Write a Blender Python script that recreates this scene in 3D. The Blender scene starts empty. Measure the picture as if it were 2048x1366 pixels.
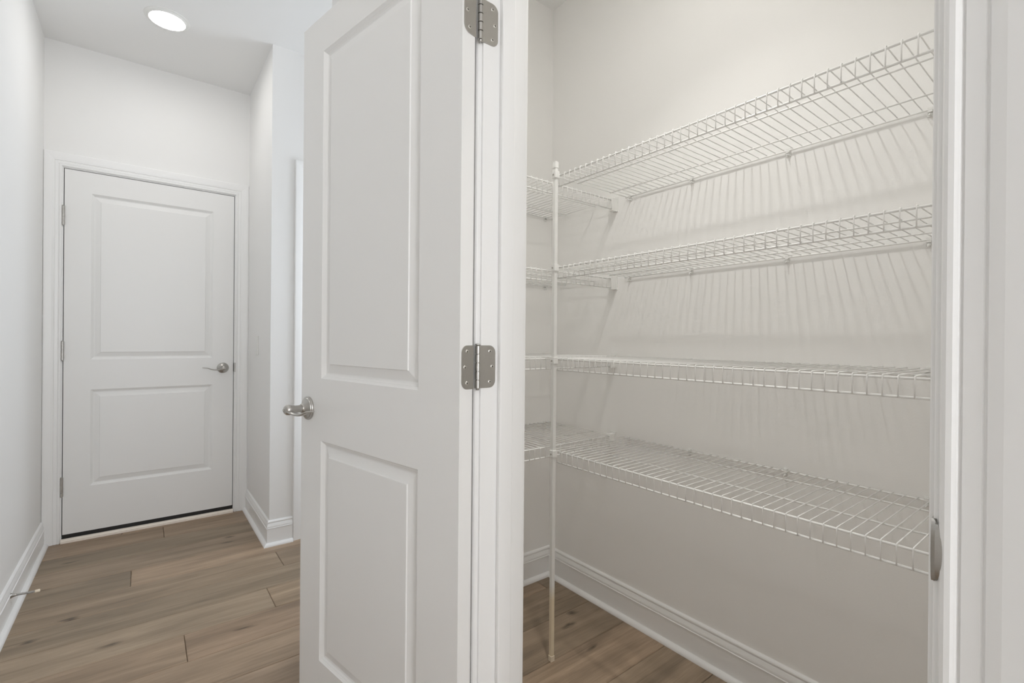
import bpy, bmesh, math, random
from mathutils import Vector, Matrix
random.seed(7)
C = bpy.context.scene.collection
sc = bpy.context.scene
PI = math.pi

# ------------------------------------------------------------------ camera, world, light, exposure
YAW, PITCH, ROLL, FPX, CAMZ = 0.657695, -0.001659, 0.008499, 954.485, 1.13192
cy, sy, cp, sp = math.cos(YAW), math.sin(YAW), math.cos(PITCH), math.sin(PITCH)
fw = Vector((sy * cp, cy * cp, sp)); rt = Vector((cy, -sy, 0)); up = rt.cross(fw)
cr, sr = math.cos(ROLL), math.sin(ROLL)
r2 = cr * rt + sr * up; u2 = -sr * rt + cr * up
cam_d = bpy.data.cameras.new('camera'); cam = bpy.data.objects.new('camera', cam_d); C.objects.link(cam)
cam_d.sensor_width = 36.0; cam_d.lens = FPX / 2048 * 36.0; cam_d.clip_start = 0.01
M = Matrix((r2, u2, -fw)).transposed().to_4x4(); M.translation = Vector((0, 0, CAMZ)); cam.matrix_world = M
sc.camera = cam

w = bpy.data.worlds.new('daylight'); sc.world = w; w.use_nodes = True
w.node_tree.nodes['Background'].inputs[0].default_value = (0.80, 0.88, 1.0, 1)
w.node_tree.nodes['Background'].inputs[1].default_value = 1.0

def area(name, loc, rot, sx, sy_, power, col):
    l = bpy.data.lights.new(name, 'AREA'); l.shape = 'RECTANGLE'; l.size = sx; l.size_y = sy_; l.energy = power; l.color = col
    o = bpy.data.objects.new(name, l); C.objects.link(o); o.location = loc; o.rotation_euler = rot; return o
area('added_rear_fill', (0.06, -2.56, 1.45), (PI / 2, 0, 0), 0.80, 1.7, 26, (0.97, 0.98, 1.0))   # unseen fill light added behind the camera, outside the rear window, facing in (+Y)
area('side_window_daylight', (1.90, 2.365, 1.45), (PI / 2, 0, PI / 2), 0.74, 1.5, 9, (0.88, 0.94, 1.0))   # daylight outside the alcove window, facing in (-X)
def downlight(name, loc, size, power, spread, col):
    l = bpy.data.lights.new(name, 'AREA'); l.shape = 'DISK'; l.size = size; l.energy = power; l.color = col; l.spread = spread
    o = bpy.data.objects.new(name, l); C.objects.link(o); o.location = loc; return o
downlight('pantry_lamp_beam', (0.91, 0.78, 2.735), 0.09, 2.6, math.radians(95), (1.0, 0.978, 0.94))   # the beam of the pantry's recessed lamp
HALL_LAMP, NEAR_LAMP, PANTRY_LAMP = 37.0, 20.0, 43.0       # emission strength of the recessed lamps
sc.view_settings.view_transform = 'Standard'; sc.view_settings.look = 'None'
sc.view_settings.gamma = 1.0; sc.view_settings.use_curve_mapping = False
sc.view_settings.exposure = 0.41
sc.cycles.max_bounces = 14; sc.cycles.diffuse_bounces = 10

# ------------------------------------------------------------------ materials
def mat(name, col, rough=0.5, metal=0.0, bump=0.0, bscale=300.0, var=0.0):
    m = bpy.data.materials.new(name); m.use_nodes = True; nt = m.node_tree; b = nt.nodes['Principled BSDF']
    b.inputs['Base Color'].default_value = (*col, 1); b.inputs['Roughness'].default_value = rough; b.inputs['Metallic'].default_value = metal
    tc = nt.nodes.new('ShaderNodeTexCoord')
    n = nt.nodes.new('ShaderNodeTexNoise'); n.inputs['Scale'].default_value = bscale; n.inputs['Detail'].default_value = 3
    nt.links.new(tc.outputs['Object'], n.inputs['Vector'])
    if bump:
        bp = nt.nodes.new('ShaderNodeBump'); bp.inputs['Strength'].default_value = bump; bp.inputs['Distance'].default_value = 0.001
        nt.links.new(n.outputs['Fac'], bp.inputs['Height']); nt.links.new(bp.outputs['Normal'], b.inputs['Normal'])
    if var:
        mx = nt.nodes.new('ShaderNodeMix'); mx.data_type = 'RGBA'
        mx.inputs[6].default_value = (*[c * (1 - var) for c in col], 1); mx.inputs[7].default_value = (*[min(1, c * (1 + var)) for c in col], 1)
        nt.links.new(n.outputs['Fac'], mx.inputs[0]); nt.links.new(mx.outputs[2], b.inputs['Base Color'])
    return m

MW = mat('wall_paint', (0.84, 0.837, 0.828), 0.7, bump=0.12, bscale=260)
MP = mat('pantry_wall_paint', (0.885, 0.88, 0.865), 0.7, bump=0.15, bscale=260)
MC = mat('ceiling_paint', (0.83, 0.83, 0.825), 0.8, bump=0.1, bscale=260)
MT = mat('trim_paint', (0.87, 0.87, 0.865), 0.32, bump=0.03, bscale=90)
MD = mat('door_paint', (0.83, 0.828, 0.818), 0.38, bump=0.05, bscale=120)
MWIRE = mat('white_coated_wire', (0.90, 0.90, 0.885), 0.35, bump=0.02, bscale=400)
MPL = mat('white_plastic', (0.82, 0.82, 0.80), 0.4, bump=0.02, bscale=300)
MCR = mat('cream_plastic', (0.80, 0.71, 0.57), 0.45, bump=0.02, bscale=300)
MN = mat('satin_nickel', (0.50, 0.485, 0.46), 0.32, 1.0, bump=0.04, bscale=700, var=0.08)
MSC = mat('screw_steel', (0.72, 0.70, 0.66), 0.3, 1.0, var=0.05)
MBK = mat('black_rubber', (0.012, 0.011, 0.010), 0.6, var=0.2)
MTH = mat('cream_wood', (0.90, 0.83, 0.74), 0.5, bump=0.06, bscale=80, var=0.03)

def emis(name, col, s):
    m = bpy.data.materials.new(name); m.use_nodes = True; nt = m.node_tree; nt.nodes.clear()
    e = nt.nodes.new('ShaderNodeEmission'); e.inputs[0].default_value = (*col, 1); e.inputs[1].default_value = s
    o = nt.nodes.new('ShaderNodeOutputMaterial'); nt.links.new(e.outputs[0], o.inputs[0]); return m
ME1 = emis('hall_lamp_glow', (1.0, 0.975, 0.94), HALL_LAMP)
ME3 = emis('near_lamp_glow', (1.0, 0.975, 0.94), NEAR_LAMP)
ME2 = emis('pantry_lamp_glow', (1.0, 0.978, 0.94), PANTRY_LAMP)

# pole: white enamel blending to cream over its lowest stretch
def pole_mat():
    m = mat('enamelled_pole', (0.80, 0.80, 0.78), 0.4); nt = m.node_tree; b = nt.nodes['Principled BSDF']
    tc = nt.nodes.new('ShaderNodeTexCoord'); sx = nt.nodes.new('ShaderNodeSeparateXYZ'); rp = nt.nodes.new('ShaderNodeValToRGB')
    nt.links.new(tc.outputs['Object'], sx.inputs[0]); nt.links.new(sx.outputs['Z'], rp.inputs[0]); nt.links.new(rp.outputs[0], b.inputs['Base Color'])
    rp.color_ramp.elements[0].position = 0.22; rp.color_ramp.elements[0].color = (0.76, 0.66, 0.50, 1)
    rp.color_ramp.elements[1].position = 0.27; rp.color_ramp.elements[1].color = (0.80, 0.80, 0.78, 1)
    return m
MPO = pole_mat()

def plank_mat():
    m = bpy.data.materials.new('oak_plank'); m.use_nodes = True; nt = m.node_tree; N = nt.nodes.new; L = nt.links.new
    b = nt.nodes['Principled BSDF']; b.inputs['Roughness'].default_value = 0.42
    tc = N('ShaderNodeTexCoord'); oi = N('ShaderNodeObjectInfo')
    mul = N('ShaderNodeMath'); mul.operation = 'MULTIPLY'; mul.inputs[1].default_value = 37.0; L(oi.outputs['Random'], mul.inputs[0])
    off = N('ShaderNodeCombineXYZ'); L(mul.outputs[0], off.inputs[0]); L(mul.outputs[0], off.inputs[1]); L(mul.outputs[0], off.inputs[2])
    add = N('ShaderNodeVectorMath'); add.operation = 'ADD'; L(tc.outputs['Object'], add.inputs[0]); L(off.outputs[0], add.inputs[1])
    def mp(s):
        v = N('ShaderNodeMapping'); v.inputs['Scale'].default_value = s; L(add.outputs[0], v.inputs[0]); return v
    def noise(s, sc_, det, dist=0.0, rough=0.55):
        v = mp(s); n = N('ShaderNodeTexNoise'); n.inputs['Scale'].default_value = sc_; n.inputs['Detail'].default_value = det
        n.inputs['Distortion'].default_value = dist; n.inputs['Roughness'].default_value = rough; L(v.outputs[0], n.inputs['Vector']); return n
    broad = noise((1.0, 9.0, 1), 1.6, 4, 0.6)
    streak = noise((0.9, 34.0, 1), 2.0, 7, 0.35, 0.68)
    fine = noise((5.0, 150.0, 1), 2.4, 4, 0.3, 0.7)
    def ramp(n, stops):
        r = N('ShaderNodeValToRGB'); e = r.color_ramp.elements
        e[0].position, e[0].color = stops[0][0], (*stops[0][1], 1); e[1].position, e[1].color = stops[-1][0], (*stops[-1][1], 1)
        for p, c_ in stops[1:-1]:
            q = e.new(p); q.color = (*c_, 1)
        L(n, r.inputs[0]); return r
    base = ramp(broad.outputs['Fac'], [(0.30, (0.232, 0.176, 0.126)), (0.50, (0.325, 0.248, 0.178)), (0.70, (0.415, 0.318, 0.232))])
    def mix(kind, fac, a, b_):
        x = N('ShaderNodeMix'); x.data_type = 'RGBA'; x.blend_type = kind
        if isinstance(fac, float): x.inputs[0].default_value = fac
        else: L(fac, x.inputs[0])
        L(a, x.inputs[6])
        if isinstance(b_, tuple): x.inputs[7].default_value = (*b_, 1)
        else: L(b_, x.inputs[7])
        return x.outputs[2]
    st = ramp(streak.outputs['Fac'], [(0.28, (0.60, 0.58, 0.55)), (0.42, (0.92, 0.92, 0.92)), (0.68, (1.10, 1.10, 1.10))])
    c1 = mix('MULTIPLY', 0.8, base.outputs[0], st.outputs[0])
    fi = ramp(fine.outputs['Fac'], [(0.35, (0.84, 0.83, 0.82)), (0.60, (1.05, 1.05, 1.05))])
    c2 = mix('MULTIPLY', 0.8, c1, fi.outputs[0])
    # knots: sparse stretched cells, slightly warped
    warp = noise((3, 9, 1), 3.0, 3)
    v = mp((2.6, 8.0, 0.01)); wadd = N('ShaderNodeVectorMath'); wadd.operation = 'MULTIPLY_ADD'
    L(warp.outputs['Color'], wadd.inputs[0]); wadd.inputs[1].default_value = (0.35, 0.35, 0); L(v.outputs[0], wadd.inputs[2])
    vo = N('ShaderNodeTexVoronoi'); vo.voronoi_dimensions = '2D'; vo.inputs['Scale'].default_value = 1.0; L(wadd.outputs[0], vo.inputs['Vector'])
    sep = N('ShaderNodeSeparateColor'); L(vo.outputs['Color'], sep.inputs[0])
    gate = N('ShaderNodeMath'); gate.operation = 'GREATER_THAN'; gate.inputs[1].default_value = 0.68; L(sep.outputs[0], gate.inputs[0])
    kr = N('ShaderNodeMapRange'); kr.inputs[1].default_value = 0.115; kr.inputs[2].default_value = 0.015; L(vo.outputs['Distance'], kr.inputs[0])
    km = N('ShaderNodeMath'); km.operation = 'MULTIPLY'; L(gate.outputs[0], km.inputs[0]); L(kr.outputs[0], km.inputs[1])
    ks = N('ShaderNodeMath'); ks.operation = 'MULTIPLY'; ks.inputs[1].default_value = 0.85; L(km.outputs[0], ks.inputs[0])
    c3 = mix('MIX', ks.outputs[0], c2, (0.060, 0.040, 0.025))
    # each plank its own tone
    c4 = mix('MULTIPLY', 1.0, c3, oi.outputs['Color'])
    L(c4, b.inputs['Base Color'])
    bp = N('ShaderNodeBump'); bp.inputs['Strength'].default_value = 0.25; bp.inputs['Distance'].default_value = 0.0006
    L(fine.outputs['Fac'], bp.inputs['Height']); L(bp.outputs['Normal'], b.inputs['Normal'])
    return m
MPLK = plank_mat()

# ------------------------------------------------------------------ mesh helpers
def link(name, bm, m, parent=None, mats=None, smooth=False):
    me = bpy.data.meshes.new(name); bmesh.ops.recalc_face_normals(bm, faces=bm.faces)
    for e in bm.edges:
        if len(e.link_faces) == 2 and e.calc_face_angle(0) > 0.55: e.smooth = False
    bm.to_mesh(me); bm.free()
    for x in (mats or [m]): me.materials.append(x)
    if smooth:
        for p in me.polygons: p.use_smooth = True
    o = bpy.data.objects.new(name, me); C.objects.link(o)
    if parent: o.parent = parent
    return o
def inst(name, me, parent, loc=(0, 0, 0)):
    o = bpy.data.objects.new(name, me); C.objects.link(o); o.parent = parent; o.location = loc; return o
def empty(name, loc=(0, 0, 0), rz=0, parent=None):
    o = bpy.data.objects.new(name, None); o.empty_display_size = 0.05; C.objects.link(o); o.location = loc; o.rotation_euler = (0, 0, rz)
    if parent: o.parent = parent
    return o
def tag(o, label=None, cat=None, group=None, kind=None):
    if label: o['label'] = label
    if cat: o['category'] = cat
    if group: o['group'] = group
    if kind: o['kind'] = kind
    return o
def box(bm, x0, x1, y0, y1, z0, z1, mi=0):
    v = [bm.verts.new((x, y, z)) for x in (x0, x1) for y in (y0, y1) for z in (z0, z1)]
    for q in ((0, 1, 3, 2), (4, 6, 7, 5), (0, 4, 5, 1), (2, 3, 7, 6), (0, 2, 6, 4), (1, 5, 7, 3)):
        f = bm.faces.new([v[i] for i in q]); f.material_index = mi
    return v
def boxes(lst):
    bm = bmesh.new()
    for b in lst: box(bm, *b)
    return bm
def bevel(o, wd, seg=2):
    md = o.modifiers.new('bevel', 'BEVEL'); md.width = wd; md.segments = seg; md.limit_method = 'ANGLE'; return o
def lathe(bm, prof, Mx, n=32, mi=0):
    """prof: list of (radius, axial z); Mx maps local (z = axis) to the parent frame"""
    rings = []
    for r, z in prof:
        if r < 1e-6: rings.append([bm.verts.new(Mx @ Vector((0, 0, z)))])
        else: rings.append([bm.verts.new(Mx @ Vector((r * math.cos(2 * PI * k / n), r * math.sin(2 * PI * k / n), z))) for k in range(n)])
    for a, b in zip(rings, rings[1:]):
        for k in range(n):
            k2 = (k + 1) % n
            if len(a) == 1 and len(b) == 1: continue
            if len(a) == 1: f = bm.faces.new((a[0], b[k], b[k2]))
            elif len(b) == 1: f = bm.faces.new((a[k], a[k2], b[0]))
            else: f = bm.faces.new((a[k], a[k2], b[k2], b[k]))
            f.material_index = mi; f.smooth = True
def tube(bm, pts, r, n=8, caps=True, ell=None):
    """sweep a circle (or ellipse ell=(a,b) per point, b along 'up' hint Z) along pts"""
    pts = [Vector(p) for p in pts]; rings = []
    t0 = (pts[1] - pts[0]).normalized(); h = Vector((0, 0, 1)) if abs(t0.z) < 0.9 else Vector((0, 1, 0))
    side = t0.cross(h).normalized()
    for i, p in enumerate(pts):
        t = ((pts[min(i + 1, len(pts) - 1)] - p).normalized() + (p - pts[max(i - 1, 0)]).normalized())
        t = t.normalized(); side = (side - t * side.dot(t)).normalized(); upv = side.cross(t)
        a = b = r[i] if isinstance(r, (list, tuple)) else r
        if ell: a, b = ell[i]
        rings.append([bm.verts.new(p + side * a * math.cos(2 * PI * k / n) + upv * b * math.sin(2 * PI * k / n)) for k in range(n)])
    for A_, B_ in zip(rings, rings[1:]):
        for k in range(n):
            f = bm.faces.new((A_[k], A_[(k + 1) % n], B_[(k + 1) % n], B_[k])); f.smooth = True
    if caps: bm.faces.new(rings[0][::-1]); bm.faces.new(rings[-1])
def offset_path(path, d):
    """offset an open polyline to its right-hand side by d, mitred"""
    out = []
    for i, p in enumerate(path):
        p = Vector(p); ns = []
        if i > 0: t = (p - Vector(path[i - 1])).normalized(); ns.append(Vector((t.y, -t.x)))
        if i < len(path) - 1: t = (Vector(path[i + 1]) - p).normalized(); ns.append(Vector((t.y, -t.x)))
        if len(ns) == 2:
            m_ = (ns[0] + ns[1]).normalized(); out.append(p + m_ * d / m_.dot(ns[0]))
        else: out.append(p + ns[0] * d)
    return out
def run_moulding(bm, path, prof):
    """prof: closed loop of (offset from the wall into the room, z)"""
    cols = []
    for d, z in prof:
        cols.append([bm.verts.new((q.x, q.y, z)) for q in offset_path(path, d)])
    n = len(prof)
    for i in range(n):
        a, b = cols[i], cols[(i + 1) % n]
        for k in range(len(path) - 1): bm.faces.new((a[k], a[k + 1], b[k + 1], b[k]))
    bm.faces.new([c_[0] for c_ in cols]); bm.faces.new([c_[-1] for c_ in cols][::-1])

# ------------------------------------------------------------------ plan of the place (metres, camera above the origin)
H = 2.743
XL, YF = -0.4297, 3.578          # hall left wall, far wall
XR, YC = 0.5512, 2.876           # hall right wall at the far end, wall facing us beside it
XW = 0.557; XWI = XW + 0.116     # wall holding the pantry doorway
J0, J1 = 0.106, 0.827            # near and far jamb faces of the pantry doorway
PX, PY, PN = 1.5743, 1.7288, 0.03  # pantry right, far and near wall faces
YB = -2.4
DTOP = 2.036                     # underside of pantry head jamb

def struct(name, bm, m, label=None, **k):
    o = link(name, bm, m, **k); o['kind'] = 'structure'
    if label: o['label'] = label
    return o
# floor with real planks ------------------------------------------------------
floor = struct('floor', boxes([(XL - .12, 1.87, YB - .12, YF + .12, -0.06, -0.0085)]), MBK, 'plank floor running across hall, doorway and pantry')
PW, PL = 0.1905, 1.52
k0 = int(math.floor((YB - 0.1 - 1.0535) / PW)); k1 = int(math.ceil((YF + .1 - 1.0535) / PW))
joints = {9: -0.04, 8: 0.562, 6: 0.449, 5: 0.129, 10: -0.75, 11: 0.85, 12: 0.1, 7: -0.68, 4: 0.75, 3: -0.05, 2: 0.35, 1: 0.72, 0: 0.15}
# tone of each plank seen in the hall: (row, 0 left of its joint / 1 right of it)
tones = {(9, 0): (.86, .86, .82), (9, 1): (1.12, 1.06, 1.0), (8, 0): (1.04, 1.02, .97), (8, 1): (.86, .84, .80), (7, 1): (.88, .88, .84), (6, 0): (.98, .98, .94), (6, 1): (1.12, 1.08, 1.0),
         (5, 0): (1.08, 1.03, .97), (5, 1): (1.06, .99, .93), (4, 0): (1.16, 1.11, 1.05), (10, 1): (.92, .90, .86), (11, 0): (.88, .88, .83), (12, 0): (1.0, .95, .89), (12, 1): (.98, .93, .87), (13, 0): (.97, .90, .84), (13, 1): (.97, .90, .84)}
plank_cache = {}
def plank_mesh(a, b):
    key = (round(a, 3), round(b, 3))
    if key not in plank_cache:
        L_ = b - a; bm = bmesh.new(); g = 0.0006; c_ = 0.0020
        x0, x1, y0, y1 = g, L_ - g, g, PW - g
        lo = [bm.verts.new(p) for p in ((x0, y0, -.008), (x1, y0, -.008), (x1, y1, -.008), (x0, y1, -.008))]
        mi = [bm.verts.new(p) for p in ((x0, y0, -c_), (x1, y0, -c_), (x1, y1, -c_), (x0, y1, -c_))]
        tp = [bm.verts.new(p) for p in ((x0 + c_, y0 + c_, 0), (x1 - c_, y0 + c_, 0), (x1 - c_, y1 - c_, 0), (x0 + c_, y1 - c_, 0))]
        for A_, B_ in ((lo, mi), (mi, tp)):
            for i in range(4): bm.faces.new((A_[i], A_[(i + 1) % 4], B_[(i + 1) % 4], B_[i]))
        bm.faces.new(tp); bm.faces.new(lo[::-1])
        me = bpy.data.meshes.new('plank'); bmesh.ops.recalc_face_normals(bm, faces=bm.faces); bm.to_mesh(me); bm.free(); me.materials.append(MPLK)
        plank_cache[key] = me
    return plank_cache[key]
FX0, FX1 = XL - 0.1, 1.86
for k in range(k0, k1):
    y = 1.0535 + k * PW
    j = joints.get(k, random.uniform(-0.4, 1.0))
    cuts = [FX0]; x = j
    while x - PL > FX0: x -= PL
    while x < FX1:
        if x > FX0 + .05: cuts.append(x)
        x += PL
    cuts.append(FX1)
    for a, b in zip(cuts, cuts[1:]):
        o = inst('plank', plank_mesh(0, b - a), floor, (a, y, 0))
        q = random.random(); u = random.uniform(-.05, .05)
        t_ = tones.get((k, 0 if b <= j + .001 else 1)) or ((.88, .87, .84), (1.04, 1.0, .96), (.95, .94, .91), (1.10, 1.06, 1.02))[int(q * 4)]
        o.color = (t_[0] + u, t_[1] + u, t_[2] + u, 1)

# walls -----------------------------------------------------------------------
T = 0.12
D1X0, D1X1, D1Z0, D1Z1 = -0.3470, 0.4650, 0.043, 2.0565     # far door leaf
struct('wall_left', boxes([(XL - T, XL, YB, YF + T, 0, H)]), MW, 'long white hall wall at the left')
struct('wall_far', boxes([(XL, D1X0 - .023, YF, YF + T, 0, H), (D1X1 + .023, 0.673, YF, YF + T, 0, H), (D1X0 - .023, D1X1 + .023, YF, YF + T, 2.076, H)]), MW, 'white end wall of the hall, holding the closed door')
D3X0, D3X1 = 0.748, 1.51
struct('wall_right', boxes([(XR, 0.673, YC, YF, 0, H), (0.673, D3X0 - .018, YC, YC + T, 0, H), (D3X1 + .018, 1.75, YC, YC + T, 0, H), (D3X0 - .018, D3X1 + .018, YC, YC + T, 2.079, H)]), MW, 'short white wall and corner right of the end door')
struct('wall_doorway', boxes([(XW, XWI, YB, J0 - .018, 0, H), (XW, XWI, J1 + .018, 1.85, 0, H), (XW, XWI, J0 - .018, J1 + .018, DTOP + .018, H)]), MW, 'hall wall pierced by the pantry doorway')
struct('wall_pantry_far', boxes([(XWI, 1.75, PY, 1.85, 0, H)]), MP, 'far end wall of the pantry')
struct('wall_pantry_right', boxes([(PX, PX + .11, PN, PY, 0, H)]), MP, 'long pantry wall behind the wire shelves')
struct('wall_pantry_near', boxes([(XWI, PX + .11, PN - T, PN, 0, H)]), MP)
AY0, AY1, AZ0, AZ1 = 1.98, 2.75, 0.68, 2.22
struct('wall_alcove', boxes([(1.75, 1.87, 1.85, AY0, 0, H), (1.75, 1.87, AY1, YC + T, 0, H), (1.75, 1.87, AY0, AY1, 0, AZ0), (1.75, 1.87, AY0, AY1, AZ1, H)]), MW)
win2 = empty('window_2', (0, 0, 0)); tag(win2, kind='structure')
link('window_frame', boxes([(1.79, 1.83, AY0, AY0 + .04, AZ0, AZ1), (1.79, 1.83, AY1 - .04, AY1, AZ0, AZ1), (1.79, 1.83, AY0 + .04, AY1 - .04, AZ0, AZ0 + .04), (1.79, 1.83, AY0 + .04, AY1 - .04, AZ1 - .04, AZ1), (1.79, 1.83, AY0 + .04, AY1 - .04, 1.43, 1.47)]), MT, win2)
link('window_sill', boxes([(1.72, 1.79, AY0 - .03, AY1 + .03, AZ0 - .02, AZ0)]), MT, win2)
struct('ceiling', boxes([(XL - T, 1.87, YB - T, YF + T, H, H + .1)]), MC, 'flat white ceiling')
# back wall of the hall, with an unseen window added for the fill light
WX0, WX1, WZ0, WZ1 = -0.34, 0.46, 0.60, 2.30
struct('wall_back', boxes([(XL, WX0, YB - T, YB, 0, H), (WX1, XW + .0, YB - T, YB, 0, H), (WX0, WX1, YB - T, YB, 0, WZ0), (WX0, WX1, YB - T, YB, WZ1, H)]), MW)
win = empty('added_window_1', (0, 0, 0)); tag(win, kind='structure')
link('window_frame', boxes([(WX0, WX0 + .04, YB - .09, YB - .04, WZ0, WZ1), (WX1 - .04, WX1, YB - .09, YB - .04, WZ0, WZ1), (WX0 + .04, WX1 - .04, YB - .09, YB - .04, WZ0, WZ0 + .04), (WX0 + .04, WX1 - .04, YB - .09, YB - .04, WZ1 - .04, WZ1), (WX0 + .04, WX1 - .04, YB - .09, YB - .04, 1.43, 1.47)]), MT, win)
link('window_sill', boxes([(WX0 - .03, WX1 + .03, YB - .1, YB + .03, WZ0 - .02, WZ0)]), MT, win)

# baseboards with shoe moulding ------------------------------------------------
BP = [(0, 0), (.013, 0), (.013, .0930), (.0155, .0938), (.0158, .0952), (.0128, .0962), (.0118, .0985), (.0135, .1010), (.0130, .1060), (.0108, .1130), (.0088, .1190), (.0066, .1212), (.0062, .1228), (.0092, .1240), (.0096, .1275), (.0084, .1310), (.0050, .1345), (0.0, .1365)]
SH = [(.013, 0)] + [(.013 + .0175 * math.cos(a * PI / 12), .0175 * math.sin(a * PI / 12)) for a in range(7)]
def baseboard(name, path, label=None):
    bm = bmesh.new(); run_moulding(bm, path, BP); o = struct(name, bm, MT, label)
    bm = bmesh.new(); run_moulding(bm, path, SH); link('shoe_moulding', bm, MT, o); return o
baseboard('baseboard_left', [(XL, YB), (XL, YF - .0165)], 'white baseboard along the left hall wall')
baseboard('baseboard_right', [(XR, YF - .0165), (XR, YC), (0.6685, YC)], 'white baseboard turning the outside corner beside the end door')
baseboard('baseboard_doorway', [(XW, 1.85), (XW, J1 + .0785)])
baseboard('baseboard_near', [(XW, J0 - .0785), (XW, YB)])
baseboard('baseboard_pantry', [(XWI, PY), (PX, PY), (PX, PN), (XWI, PN)], 'white baseboard round the pantry under the shelves')

# door casings -------------------------------------------------------------------
CP = [(0, 0), (0, .0060), (.0015, .0090), (.0045, .0112), (.0085, .0112), (.0115, .0095), (.0135, .0072), (.0145, .0072), (.0150, .0092), (.0270, .0104), (.0282, .0090), (.0292, .0092), (.0305, .0118), (.0400, .0142), (.0540, .0160), (.0660, .0168), (.0705, .0164), (.0725, .0150), (.0735, .0125), (.0735, 0)]
def casing(parent, Mx, x0, x1, zt, rev=.005):
    """three mitred casing pieces round an opening x0..x1, height zt, in a local frame X across, Y out of the wall, Z up"""
    a0, a1, z1 = x0 - rev, x1 + rev, zt + rev
    def piece(name, f0, f1):
        bm = bmesh.new(); A_ = [bm.verts.new(Mx @ Vector(f0(d, t))) for d, t in CP]; B_ = [bm.verts.new(Mx @ Vector(f1(d, t))) for d, t in CP]
        n = len(CP)
        for i in range(n): bm.faces.new((A_[i], A_[(i + 1) % n], B_[(i + 1) % n], B_[i]))
        bm.faces.new(A_); bm.faces.new(B_[::-1]); return link(name, bm, MT, parent)
    piece('casing_leg', lambda d, t: (a0 - d, t, 0), lambda d, t: (a0 - d, t, z1 + d))
    piece('casing_leg', lambda d, t: (a1 + d, t, 0), lambda d, t: (a1 + d, t, z1 + d))
    piece('casing_head', lambda d, t: (a0 - d, t, z1 + d), lambda d, t: (a1 + d, t, z1 + d))

# ------------------------------------------------------------------ panelled door leaf
PROF = [(0, 0), (.0012, -.0012), (.0050, -.0042), (.0058, -.0050), (.0066, -.0050), (.0110, -.0088), (.0150, -.0100), (.0175, -.0098), (.0400, -.0040), (.0412, -.0012), (.0430, -.0010)]
def leaf_mesh(bm, W, z0, z1, px0, px1, rows, t):
    """leaf X 0..W, faces at Y=0 (out +Y) and Y=-t; rows = [(za, zb), ...] panels"""
    for side in (0, 1):
        def P(x, z, d): return (x, d if side == 0 else -t - d, z)
        xs = [0, px0, px1, W]; zs = [z0] + [z for r in rows for z in r] + [z1]
        for i in range(3):
            for j in range(len(zs) - 1):
                if i == 1 and j % 2 == 1: continue
                bm.faces.new([bm.verts.new(P(*q)) for q in ((xs[i], zs[j], 0), (xs[i + 1], zs[j], 0), (xs[i + 1], zs[j + 1], 0), (xs[i], zs[j + 1], 0))])
        for za, zb in rows:
            prev = None
            for d, dep in PROF:
                ring = [bm.verts.new(P(*q)) for q in ((px0 + d, za + d, dep), (px1 - d, za + d, dep), (px1 - d, zb - d, dep), (px0 + d, zb - d, dep))]
                if prev:
                    for k in range(4): bm.faces.new((prev[k], prev[(k + 1) % 4], ring[(k + 1) % 4], ring[k]))
                prev = ring
            bm.faces.new(prev)
    for q in (((0, z0), (0, z1)), ((0, z1), (W, z1)), ((W, z1), (W, z0)), ((W, z0), (0, z0))):
        (xa, za), (xb, zb) = q
        bm.faces.new([bm.verts.new(p) for p in ((xa, 0, za), (xb, 0, zb), (xb, -t, zb), (xa, -t, za))])
    bmesh.ops.remove_doubles(bm, verts=bm.verts, dist=1e-5)

def frame(ox, xdir, ydir):
    """matrix with local X,Y given, Z up"""
    x = Vector(xdir).normalized(); y = Vector(ydir).normalized(); z = x.cross(y)
    Mx = Matrix((x, y, z)).transposed().to_4x4(); Mx.translation = Vector(ox); return Mx

def lever(parent, Mx):
    """lever set: local Z out of the door, X along the lever, Y up"""
    bm = bmesh.new()
    lathe(bm, [(.0330, 0), (.0335, .003), (.0325, .0055), (.0295, .0068), (.0288, .0085), (.0250, .0105), (.0225, .0125), (.0165, .0165), (.0135, .0200), (.0130, .0215), (0, .0215)], Mx, 40)
    ros = link('rosette', bm, MN, parent)
    bm = bmesh.new()
    lathe(bm, [(0, .019), (.0105, .019), (.0108, .040), (.0135, .048), (.0150, .056), (.0138, .063), (.0095, .068), (.0040, .0700), (0, .0702)], Mx, 28)
    pts = []; ell = []
    for i in range(19):
        s = i / 18
        x = 0.004 + s * 0.110
        yv = -0.0085 * math.sin(min(1, s * 1.35) * PI) * (1 - .2 * s) - .003 * (1 - s) + .0055 * max(0, (s - .55)) / .45
        z = 0.058 - 0.010 * math.sin(s * PI * .5) - .006 * s
        pts.append(Mx @ Vector((x, yv, z)))
        wd = .0105 - .0035 * s if s < .9 else .0105 - .0035 * s - (s - .9) * .035
        ell.append((max(wd, .002), .0048 - .0026 * s))
    # keep the wide axis of the section horizontal (out of the door)
    tube(bm, pts, .005, 14, True, ell)
    lv = link('lever', bm, MN, parent, smooth=True)
    bm = bmesh.new()
    lathe(bm, [(0, .0704), (.0038, .0704), (.0040, .0712), (.0030, .0722), (0, .0722)], Mx, 16)
    link('lock_button', bm, MN, lv)
    return ros

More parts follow.
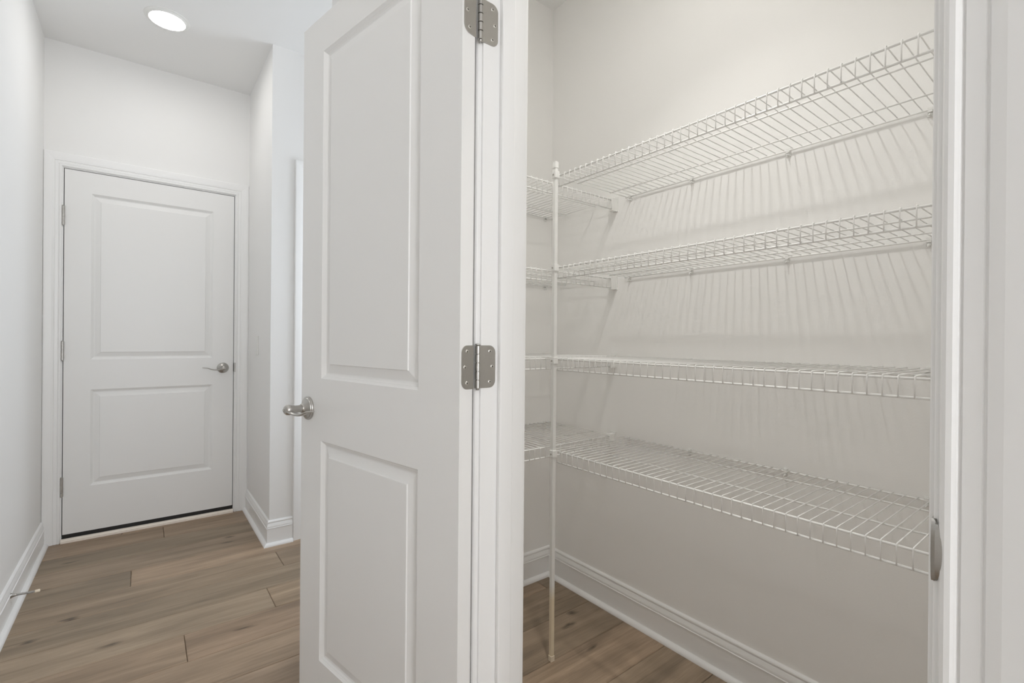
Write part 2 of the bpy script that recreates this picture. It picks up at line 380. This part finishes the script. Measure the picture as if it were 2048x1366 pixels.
def screw_mesh():
    bm = bmesh.new(); lathe(bm, [(.0040, 0), (.0040, .0004), (.0034, .0009), (.0012, .0011), (0, .0011)], Matrix.Identity(4), 20)
    for a in (0, PI / 2):
        v = box(bm, -.0022, .0022, -.00055, .00055, .0009, .00125, 1)
        bmesh.ops.rotate(bm, verts=v, cent=(0, 0, 0), matrix=Matrix.Rotation(a + .3, 3, 'Z'))
    me = bpy.data.meshes.new('screw'); bm.to_mesh(me); bm.free(); me.materials.append(MSC); me.materials.append(MBK); return me
SCREW = screw_mesh()
def rounded_plate(bm, Mx, wd, h, r, th):
    """plate from x=0 (pin side, square) to x=wd (rounded), z -h/2..h/2, y thickness 0..th"""
    pts = [(0, -h / 2)]
    for k in range(9): a = -PI / 2 + k * PI / 16; pts.append((wd - r + r * math.cos(a), -h / 2 + r + r * math.sin(a)))
    for k in range(9): a = k * PI / 16; pts.append((wd - r + r * math.cos(a), h / 2 - r + r * math.sin(a)))
    pts.append((0, h / 2))
    A_ = [bm.verts.new(Mx @ Vector((x, 0, z))) for x, z in pts]; B_ = [bm.verts.new(Mx @ Vector((x, th, z))) for x, z in pts]
    n = len(pts); bm.faces.new(A_); bm.faces.new(B_[::-1])
    for i in range(n): bm.faces.new((A_[i], A_[(i + 1) % n], B_[(i + 1) % n], B_[i]))
def butt_hinge(parent, zc, h, pin, plates):
    """plates: list of (frame matrix with X away from the pin and Y out of the surface, width)"""
    bm = bmesh.new(); seg = h / 5; Mz = Matrix.Translation((pin[0], pin[1], zc - h / 2))
    pr = [(0, -.0035), (.0022, -.0035), (.0034, -.0018), (.0036, 0)]
    for k in range(5):
        a = k * seg
        pr += [(.0030, a + .0008), (.0058, a + .0010), (.0058, a + seg - .0010), (.0030, a + seg - .0008)]
    pr += [(.0040, h), (.0058, h + .0008), (.0052, h + .0030), (.0025, h + .0038), (0, h + .0038)]
    lathe(bm, pr, Mz, 20)
    for Mx, wd in plates:
        Mp = Matrix.Translation((0, 0, zc)) @ Mx
        rounded_plate(bm, Mp, wd, h, .0155, .0014)
    o = link('hinge', bm, MN, parent)
    for Mx, wd in plates:
        Mp = Matrix.Translation((0, 0, zc)) @ Mx
        for dx, dz in ((wd - .0145, h * .36), (wd - .0085, 0), (wd - .0145, -h * .36)):
            s = inst('screw', SCREW, o); Ms = Mp @ Matrix.Translation((dx, .0014, dz)) @ Matrix.Rotation(-PI / 2, 4, 'X'); s.matrix_local = Ms
    return o

# ------------------------------------------------------------------ door_1: closed door at the end of the hall
d1 = empty('door_1', (D1X0, YF + .044, 0)); tag(d1, 'closed white two-panel door at the end of the hall', 'door', kind='structure')
bm = bmesh.new(); leaf_mesh(bm, D1X1 - D1X0, D1Z0, D1Z1, -0.2345 - D1X0, 0.3500 - D1X0, [(0.2955, 0.8365), (1.0063, 1.9383)], .044)
link('door_leaf', bm, MD, d1)
r1 = empty('lever_handle', parent=d1)
lever(r1, Matrix(((-1, 0, 0, 0.4065 - D1X0), (0, 0, -1, -.044), (0, 1, 0, 0.9415), (0, 0, 0, 1))))
for zc in (0.306, 1.055, 1.798):
    bm = bmesh.new(); h = .104; Mz = Matrix.Translation((-.0035, -.044 - .0065, zc - h / 2))
    pr = [(0, -.003), (.003, -.003), (.004, 0)]
    for k in range(5):
        a = k * h / 5; pr += [(.0050, a + .0006), (.0068, a + .0008), (.0068, a + h / 5 - .0008), (.0050, a + h / 5 - .0006)]
    pr += [(.0045, h), (.0062, h + .001), (.0055, h + .003), (0, h + .0045)]
    lathe(bm, pr, Mz, 18)
    box(bm, -.0125, -.0035, -.0455, -.0440, zc - h / 2, zc + h / 2); box(bm, -.0035, -.0010, -.0480, -.030, zc - h / 2, zc + h / 2)
    link('hinge', bm, MN, d1)
link('door_sweep', boxes([(0.001, D1X1 - D1X0 - .001, -.041, -.003, .0215, D1Z0)]), MBK, d1)
# frame of door_1
t1 = empty('trim_1', (0, 0, 0)); tag(t1, 'white casing and frame around the end door', kind='structure')
casing(t1, frame((0, YF, 0), (1, 0, 0), (0, -1, 0)) @ Matrix.Scale(-1, 4, (0, 0, 1)) if False else Matrix(((1, 0, 0, 0), (0, -1, 0, YF), (0, 0, 1, 0), (0, 0, 0, 1))), D1X0 - .0035, D1X1 + .0035, D1Z1 + .0035)
link('jamb', boxes([(D1X0 - .023, D1X0 - .0035, YF, YF + T, 0, 2.076)]), MT, t1)
link('jamb', boxes([(D1X1 + .0035, D1X1 + .023, YF, YF + T, 0, 2.076)]), MT, t1)
link('head_jamb', boxes([(D1X0 - .0035, D1X1 + .0035, YF, YF + T, D1Z1 + .0035, 2.076)]), MT, t1)
link('weatherstrip', boxes([(D1X0 - .0035, D1X0, YF + .010, YF + .044, .03, D1Z1), (D1X1, D1X1 + .0035, YF + .006, YF + .044, .03, D1Z1), (D1X0 - .0035, D1X1 + .0035, YF + .014, YF + .044, D1Z1, D1Z1 + .0035)]), MBK, t1)
link('threshold', boxes([(D1X0 - .0035, D1X1 + .0035, YF + .0, YF + T, 0, .0205)]), MBK, t1)
bm = bmesh.new(); run_moulding(bm, [(D1X0 - .006, YF - .001), (D1X1 + .003, YF - .001)], [(0, 0), (.0185, 0), (.0185, .0120), (.0150, .0180), (.0090, .0205), (0, .0210)])
link('threshold_strip', bm, MTH, t1)
bm = bmesh.new(); sp_ = [(0.018, -.0008, -.026), (0.018, -.0008, .026)]
link('strike_plate', boxes([(D1X1 + .0030, D1X1 + .0130, YF - .0125, YF + .008, 0.916, 0.972)]), MN, t1)
link('latch_gap_shade', boxes([(D1X1 - .0005, D1X1 + .0034, YF - .004, YF + .006, 0.918, 0.970)]), MBK, t1)  # black box set in the door gap, standing in for its shade
link('caulk_bead', boxes([(D1X1 + .0815, XR, YF - .0115, YF, 0, 2.12)]), MT, t1)

# door_3: closed door round the corner, only its casing edge shows
d3 = empty('door_3', (D3X0 + .003, YC + .044 + .002, 0)); tag(d3, 'closed white door round the corner, behind the open door', 'door', kind='structure')
bm = bmesh.new(); leaf_mesh(bm, D3X1 - D3X0 - .006, .012, 2.054, .115, D3X1 - D3X0 - .121, [(0.26, 0.84), (1.01, 1.93)], .044)
link('door_leaf', bm, MD, d3)
t3 = empty('trim_3'); tag(t3, 'white casing edge beside the baseboard, half hidden by the open door', kind='structure')
casing(t3, Matrix(((1, 0, 0, 0), (0, -1, 0, YC), (0, 0, 1, 0), (0, 0, 0, 1))), D3X0, D3X1, 2.059)
link('jamb', boxes([(D3X0 - .018, D3X0, YC, YC + T, 0, 2.077)]), MT, t3)
link('jamb', boxes([(D3X1, D3X1 + .018, YC, YC + T, 0, 2.077)]), MT, t3)
link('head_jamb', boxes([(D3X0, D3X1, YC, YC + T, 2.059, 2.077)]), MT, t3)

# ------------------------------------------------------------------ trim_2: frame of the pantry doorway
t2 = empty('trim_2'); tag(t2, 'white casing and jambs of the pantry doorway', kind='structure')
# hall side casing: local X = world Y, out = -X
casing(t2, Matrix(((0, -1, 0, XW), (1, 0, 0, 0), (0, 0, 1, 0), (0, 0, 0, 1))), J0, J1, DTOP)
# pantry side casing
casing(t2, Matrix(((0, 1, 0, XWI), (1, 0, 0, 0), (0, 0, 1, 0), (0, 0, 0, 1))), J0, J1, DTOP)
def jamb(name, b): o = link(name, boxes([b]), MT, t2); bevel(o, .0022, 3); return o
jf = jamb('jamb', (XW, XWI, J1, J1 + .018, 0, DTOP + .018)); jn = jamb('jamb', (XW, XWI, J0 - .018, J0, 0, DTOP + .018))
jamb('head_jamb', (XW, XWI, J0, J1, DTOP, DTOP + .018))
SX0, SX1, SD = XW + .042, XW + .077, .0115
def stop(b): o = link('stop_moulding', boxes([b]), MT, t2); bevel(o, .003, 3); return o
stop((SX0, SX1, J1 - SD, J1, 0, DTOP)); stop((SX0, SX1, J0, J0 + SD, 0, DTOP)); stop((SX0, SX1, J0 + SD, J1 - SD, DTOP - SD, DTOP))
# strike plate with curved lip on the near jamb, lip sweeping round to the hall side
bm = bmesh.new()
zc, hh = 0.950, 0.0275
secs = []
NZ = 17
for i in range(NZ):
    s = -1 + 2 * i / (NZ - 1); z = zc + s * hh
    b_ = math.sqrt(max(0, 1 - s * s)) ** 1.1          # lip bulge
    lx = XW - 0.002 - 0.0085 * b_; ly = J0 - 0.001 - 0.0070 * b_
    # in plan: flat on jamb -> edge -> curls back toward the casing
    plan = [(XW + .030, J0 + .0012), (XW + .004, J0 + .0012), (XW - .001 - .0035 * b_, J0 + .0008), (XW - .0015 - .0085 * b_, J0 - .0020 - .001 * b_), (lx, ly)]
    inner = [(XW + .030, J0 + .0001), (XW + .004, J0 + .0001), (XW - .0005 - .0028 * b_, J0 - .0003), (XW - .0005 - .0072 * b_, J0 - .0028 - .001 * b_), (lx + .0010, ly - .0004)]
    secs.append([bm.verts.new((x, y, z)) for x, y in plan + inner[::-1]])
for a, b in zip(secs, secs[1:]):
    n = len(a)
    for k in range(n): f = bm.faces.new((a[k], a[(k + 1) % n], b[(k + 1) % n], b[k])); f.smooth = True
bm.faces.new(secs[0][::-1]); bm.faces.new(secs[-1])
link('strike_plate', bm, MN, t2)['label'] = 'satin nickel strike plate with a curved lip'

# ------------------------------------------------------------------ door_2: open pantry door, swung back against the hall wall
AL = 0.1918; nB = Vector((math.cos(AL), math.sin(AL), 0)); dX = Vector((-math.sin(AL), math.cos(AL), 0))
Bc = Vector((.5339, .8235, 0)); Ac = Bc - .035 * nB
d2 = empty('door_2', Ac, PI / 2 + AL); tag(d2, 'open white two-panel pantry door with nickel hinges, swung back towards the hall wall', 'door', kind='structure')
W2 = 0.6837
bm = bmesh.new(); leaf_mesh(bm, W2, .013, 2.0327, .1318, .5659, [(0.238, 0.8495), (1.0223, 1.9315)], .035)
lf = link('door_leaf', bm, MD, d2)
rs = empty('lever_handle', parent=d2)
# local: X along the leaf away from the hinge, +Y out of the face we see. lever points back to the hinge (-X)
lever(rs, Matrix(((-1, 0, 0, .6394), (0, 0, 1, 0), (0, 1, 0, .9335), (0, 0, 0, 1))))
link('latch_plate', boxes([(W2 - .0005, W2 + .0012, -.030, -.005, .905, .962)]), MN, d2)
# hinges: in door_2 local coordinates
inv = (Matrix.Translation(Ac) @ Matrix.Rotation(PI / 2 + AL, 4, 'Z')).inverted()
pinw = Vector((.5478, .8245, 0)); pin = inv @ pinw
# door plate: on the edge face X=0, running from the pin (Y ~ -.035-) toward Y=0
Mdoor = Matrix(((0, -1, 0, -.0001), (1, 0, 0, -.0365), (0, 0, 1, 0), (0, 0, 0, 1)))       # X -> +Y ; Y(out) -> -X
Mjamb = inv @ Matrix(((1, 0, 0, pinw.x + .003), (0, -1, 0, J1 + .0001), (0, 0, 1, 0), (0, 0, 0, 1)))  # X -> +x world ; out -> -y world
for zc in (0.357, 1.077, 1.797):
    o = butt_hinge(d2, zc, .089, (pin.x, pin.y), [(Mdoor, .0325), (Mjamb, .0425)])

# ------------------------------------------------------------------ wire shelves
FX = PX - .406          # front lip of the right-hand shelves
GY = PY - .406          # front lip of the far-wall shelves
ZS = [1.7285, 1.4000, 1.0720, 0.7425]    # deck level (top)
RW, RL, RR = .00135, .0028, .0022
def wire_mesh(depth, drop):
    """deck wire: local x=0 front lip, x=depth rear; bent down at the front"""
    bm = bmesh.new(); tube(bm, [(depth, 0, -RW), (.0030, 0, -RW), (.0008, 0, -.0022), (0, 0, -.0045), (0, 0, -drop)], RW, 6)
    me = bpy.data.meshes.new('deck_wire'); bm.to_mesh(me); bm.free(); me.materials.append(MWIRE); return me
DROP = .0445
WM = wire_mesh(.4005, DROP)
def clip_mesh():
    """wall clip: local x=0 at the wall face, -x into the room, z=0 at the rear rod centre"""
    bm = bmesh.new()
    box(bm, -.003, 0, -.0065, .0065, -.016, .008); box(bm, -.0095, -.003, -.0045, .0045, -.0062, -.0030)
    box(bm, -.0095, -.0072, -.0045, .0045, -.0062, .0035); box(bm, -.0095, -.003, -.0045, .0045, .0032, .0058)
    lathe(bm, [(0, 0), (.0042, 0), (.0042, .0045), (.0028, .0062), (0, .0062)], Matrix(((0, 0, -1, -.0028), (0, 1, 0, 0), (1, 0, 0, -.0118), (0, 0, 0, 1))), 14)
    tube(bm, [(-.004, 0, -.008), (-.014, 0, -.0135), (-.016, 0, -.0175)], .0016, 6)
    me = bpy.data.meshes.new('wall_clip'); bm.to_mesh(me); bm.free(); me.materials.append(MPL); return me
CLIP = clip_mesh()
def bracket_mesh():
    """end bracket: local x=0 wall face, -x into the room; y across; top z=0"""
    bm = bmesh.new(); box(bm, -.034, 0, -.0060, .0140, -.050, .003); box(bm, -.004, 0, -.010, .019, -.050, .010)
    lathe(bm, [(0, 0), (.004, 0), (.004, .002), (0, .003)], Matrix(((0, 0, -1, -.004), (0, 1, 0, .0155), (1, 0, 0, -.008), (0, 0, 0, 1))), 12)
    me = bpy.data.meshes.new('end_bracket'); bm.to_mesh(me); bm.free(); me.materials.append(MPL); return me
BRK = bracket_mesh()
def make_shelf(length, wires, clips, label, loc, rz):
    """local frame: x=0 front lip .. x=.406 wall, y along 0..length; z=0 deck top"""
    t = empty('wire_shelf', loc, rz); tag(t, label, 'shelf', 'white wire shelves in the pantry')
    for y in wires: inst('deck_wire', WM, t, (0, y, 0))
    def rod(name, x, z, r, y0=0.0, y1=None):
        bm = bmesh.new(); tube(bm, [(x, y0, z), (x, length if y1 is None else y1, z)], r, 10); return link(name, bm, MWIRE, t)
    rod('front_rod', .0042, -.0060, RL); rod('lower_rod', .0042, -DROP + .0012, RL)
    rod('support_rod', .118, -.0027 - RR, RR, .002, length - .002); rod('support_rod', .300, -.0027 - RR, RR, .002, length - .002); rod('rear_rod', .3985, -.0027 - RL * .85, RL * .85)
    for y in clips: inst('wall_clip', CLIP, t, (.406, y, -.0052))
    return t
names = ['topmost', 'second from top', 'third from top', 'lowest']
wy = [.2253 - .0255 * 7 + .0255 * k for k in range(49)]       # world y of the wires along the right wall
R0, R1 = PN + .003, 1.272
for i, z in enumerate(ZS):
    t = make_shelf(R1 - R0, [y - R0 for y in wy if R0 + .003 < y < R1 - .0003], [y - R0 for y in (1.2505, .9744, .6472, .3114)],
                   'white wire shelf along the long pantry wall, %s of four' % names[i], (FX, R0, z), 0)
    b = inst('end_bracket', BRK, t, (.002, -.0028, 0)); b.rotation_euler = (0, 0, -PI / 2); b.scale = (1, -1, 1)
XA, XB = XWI + .003, PX - .003
for i, z in enumerate(ZS):
    t = make_shelf(XB - XA, [XB - .0065 - .0255 * k - XA for k in range(35)][::-1], [XB - .045 - XA, XB - .42 - XA],
                   'white wire shelf across the narrow far pantry wall, %s of four' % names[i], (0, 0, 0), 0)
    # local x -> world +y (front lip at GY), local y -> world -x : use rotation +90 deg, origin at XB
    t.location = (XB, GY, z); t.rotation_euler = (0, 0, PI / 2)
    for ch in t.children:
        if ch.name.startswith('wall_clip'): ch.location.y = XB - XA - ch.location.y if False else {0: .0425, 1: .42}[0 if ch.location.y > .5 else 1]
        if ch.name.startswith('deck_wire'): ch.location.y = (XB - XA) - ch.location.y
    for yy, s in ((-.003, 1), (XB - XA + .003, -1)):
        b = inst('end_bracket', BRK, t, (.0035, yy, 0)); b.rotation_euler = (0, 0, -PI / 2 * 1)
        b.rotation_euler = (0, 0, -PI / 2); b.scale = (1 if s > 0 else -1, 1, 1)

# ------------------------------------------------------------------ corner support pole
PXC, PYC = 1.1500, 1.2450
HB = .0067
pole = empty('shelf_pole', (PXC, PYC, 0)); tag(pole, 'square white corner pole holding the shelf fronts, cream at its foot', 'pole')
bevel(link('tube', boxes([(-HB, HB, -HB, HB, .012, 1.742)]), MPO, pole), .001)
bevel(link('foot_cap', boxes([(-.0082, .0082, -.0082, .0082, 0, .020)]), MCR, pole), .0012)['label'] = 'cream plastic foot cap'
bevel(link('top_cap', boxes([(-.0078, .0078, -.0078, .0078, 1.742, 1.764), (-.0064, .0064, -.0064, .0064, 1.764, 1.7665)]), MPL, pole), .0012)
for z in ZS:
    c_ = bevel(link('pole_clip', boxes([(-.0098, .0098, -.0098, .0098, z - .0215, z + .0035), (.006, .0195, .004, .0098, z - .016, z - .001), (.0, .0065, .0095, .079, z - .0095, z - .0035) if False else (-.0025, .0065, .0095, .0175, z - .016, z - .001)]), MPL, pole), .0015)
    bm = bmesh.new(); lathe(bm, [(0, 0), (.0034, 0), (.0034, .0016), (.002, .0024), (0, .0024)], Matrix(((0, 0, -1, -.0098), (0, 1, 0, .001), (1, 0, 0, z - .010), (0, 0, 0, 1))), 14)
    link('clip_screw', bm, MN, c_)

# ------------------------------------------------------------------ spring door stop on the left baseboard
ds = empty('door_stop', (XL + .013, 2.745, .0885)); tag(ds, 'small spring door stop with cream tip on the left baseboard', 'door stop')
X90 = Matrix(((0, 0, 1, 0), (0, 1, 0, 0), (-1, 0, 0, 0), (0, 0, 0, 1)))
bm = bmesh.new(); lathe(bm, [(0, 0), (.0105, 0), (.0108, .0012), (.0085, .0045), (.0062, .011), (.0052, .016), (0, .016)], X90, 20); link('base', bm, MN, ds)
bm = bmesh.new(); pts = []
for k in range(23 * 10 + 1):
    a = k * 2 * PI / 10; s = k / 230; pts.append((.012 + .060 * s, .0036 * math.cos(a), .0036 * math.sin(a) - .004 * s))
tube(bm, pts, .00125, 5); link('spring', bm, MN, ds, smooth=True)
bm = bmesh.new(); lathe(bm, [(0, .070), (.0055, .070), (.0062, .072), (.0060, .083), (.0045, .0855), (0, .0855)], Matrix.Translation((0, 0, -.004)) @ X90, 18); link('tip', bm, MCR, ds)['label'] = 'cream rubber tip'

# ------------------------------------------------------------------ light switch on the short right wall
sw = empty('light_switch', (XR, 3.253, 1.090)); tag(sw, 'white rocker light switch on the short wall right of the end door', 'light switch')
bevel(link('cover_plate', boxes([(-.0055, 0, -.036, .036, -.058, .058)]), MPL, sw), .002)
bm = boxes([(-.0072, -.0050, -.0165, .0165, -.033, .033)]); bevel(link('rocker', bm, MPL, sw), .001)
bm = bmesh.new()
for z in (-.048, .048): lathe(bm, [(0, 0), (.0028, 0), (.0028, .0008), (0, .0012)], Matrix(((0, 0, -1, -.0055), (0, 1, 0, 0), (1, 0, 0, z), (0, 0, 0, 1))), 10)
link('cover_screws', bm, MPL, sw)

# ------------------------------------------------------------------ recessed ceiling lights
def recessed(x, y, m, label):
    t = empty('ceiling_light', (x, y, H)); tag(t, label, 'ceiling light')
    Dn = Matrix(((1, 0, 0, 0), (0, -1, 0, 0), (0, 0, -1, 0), (0, 0, 0, 1)))
    bm = bmesh.new(); lathe(bm, [(.0960, 0), (.0955, .0015), (.0930, .0025), (.0850, .0045), (.0800, .0100), (.0775, .0112), (.0755, .0105), (.0745, .0060), (.0745, .0)], Dn, 64); link('trim_ring', bm, MPL, t)
    bm = bmesh.new(); lathe(bm, [(.0745, .0045), (.060, .0058), (.030, .0066), (0, .0068)], Dn, 48); link('lens', bm, m, t)['label'] = 'glowing white lens'
recessed(.087, 2.985, ME1, 'lit round recessed ceiling light near the end of the hall')
recessed(.0, 1.02, ME3, 'lit round recessed ceiling light above the camera, out of frame')
recessed(.087, -1.6, ME1, 'lit round recessed ceiling light near the added rear window, out of frame')
recessed(0.91, .78, ME2, 'lit round recessed ceiling light inside the pantry, out of frame')
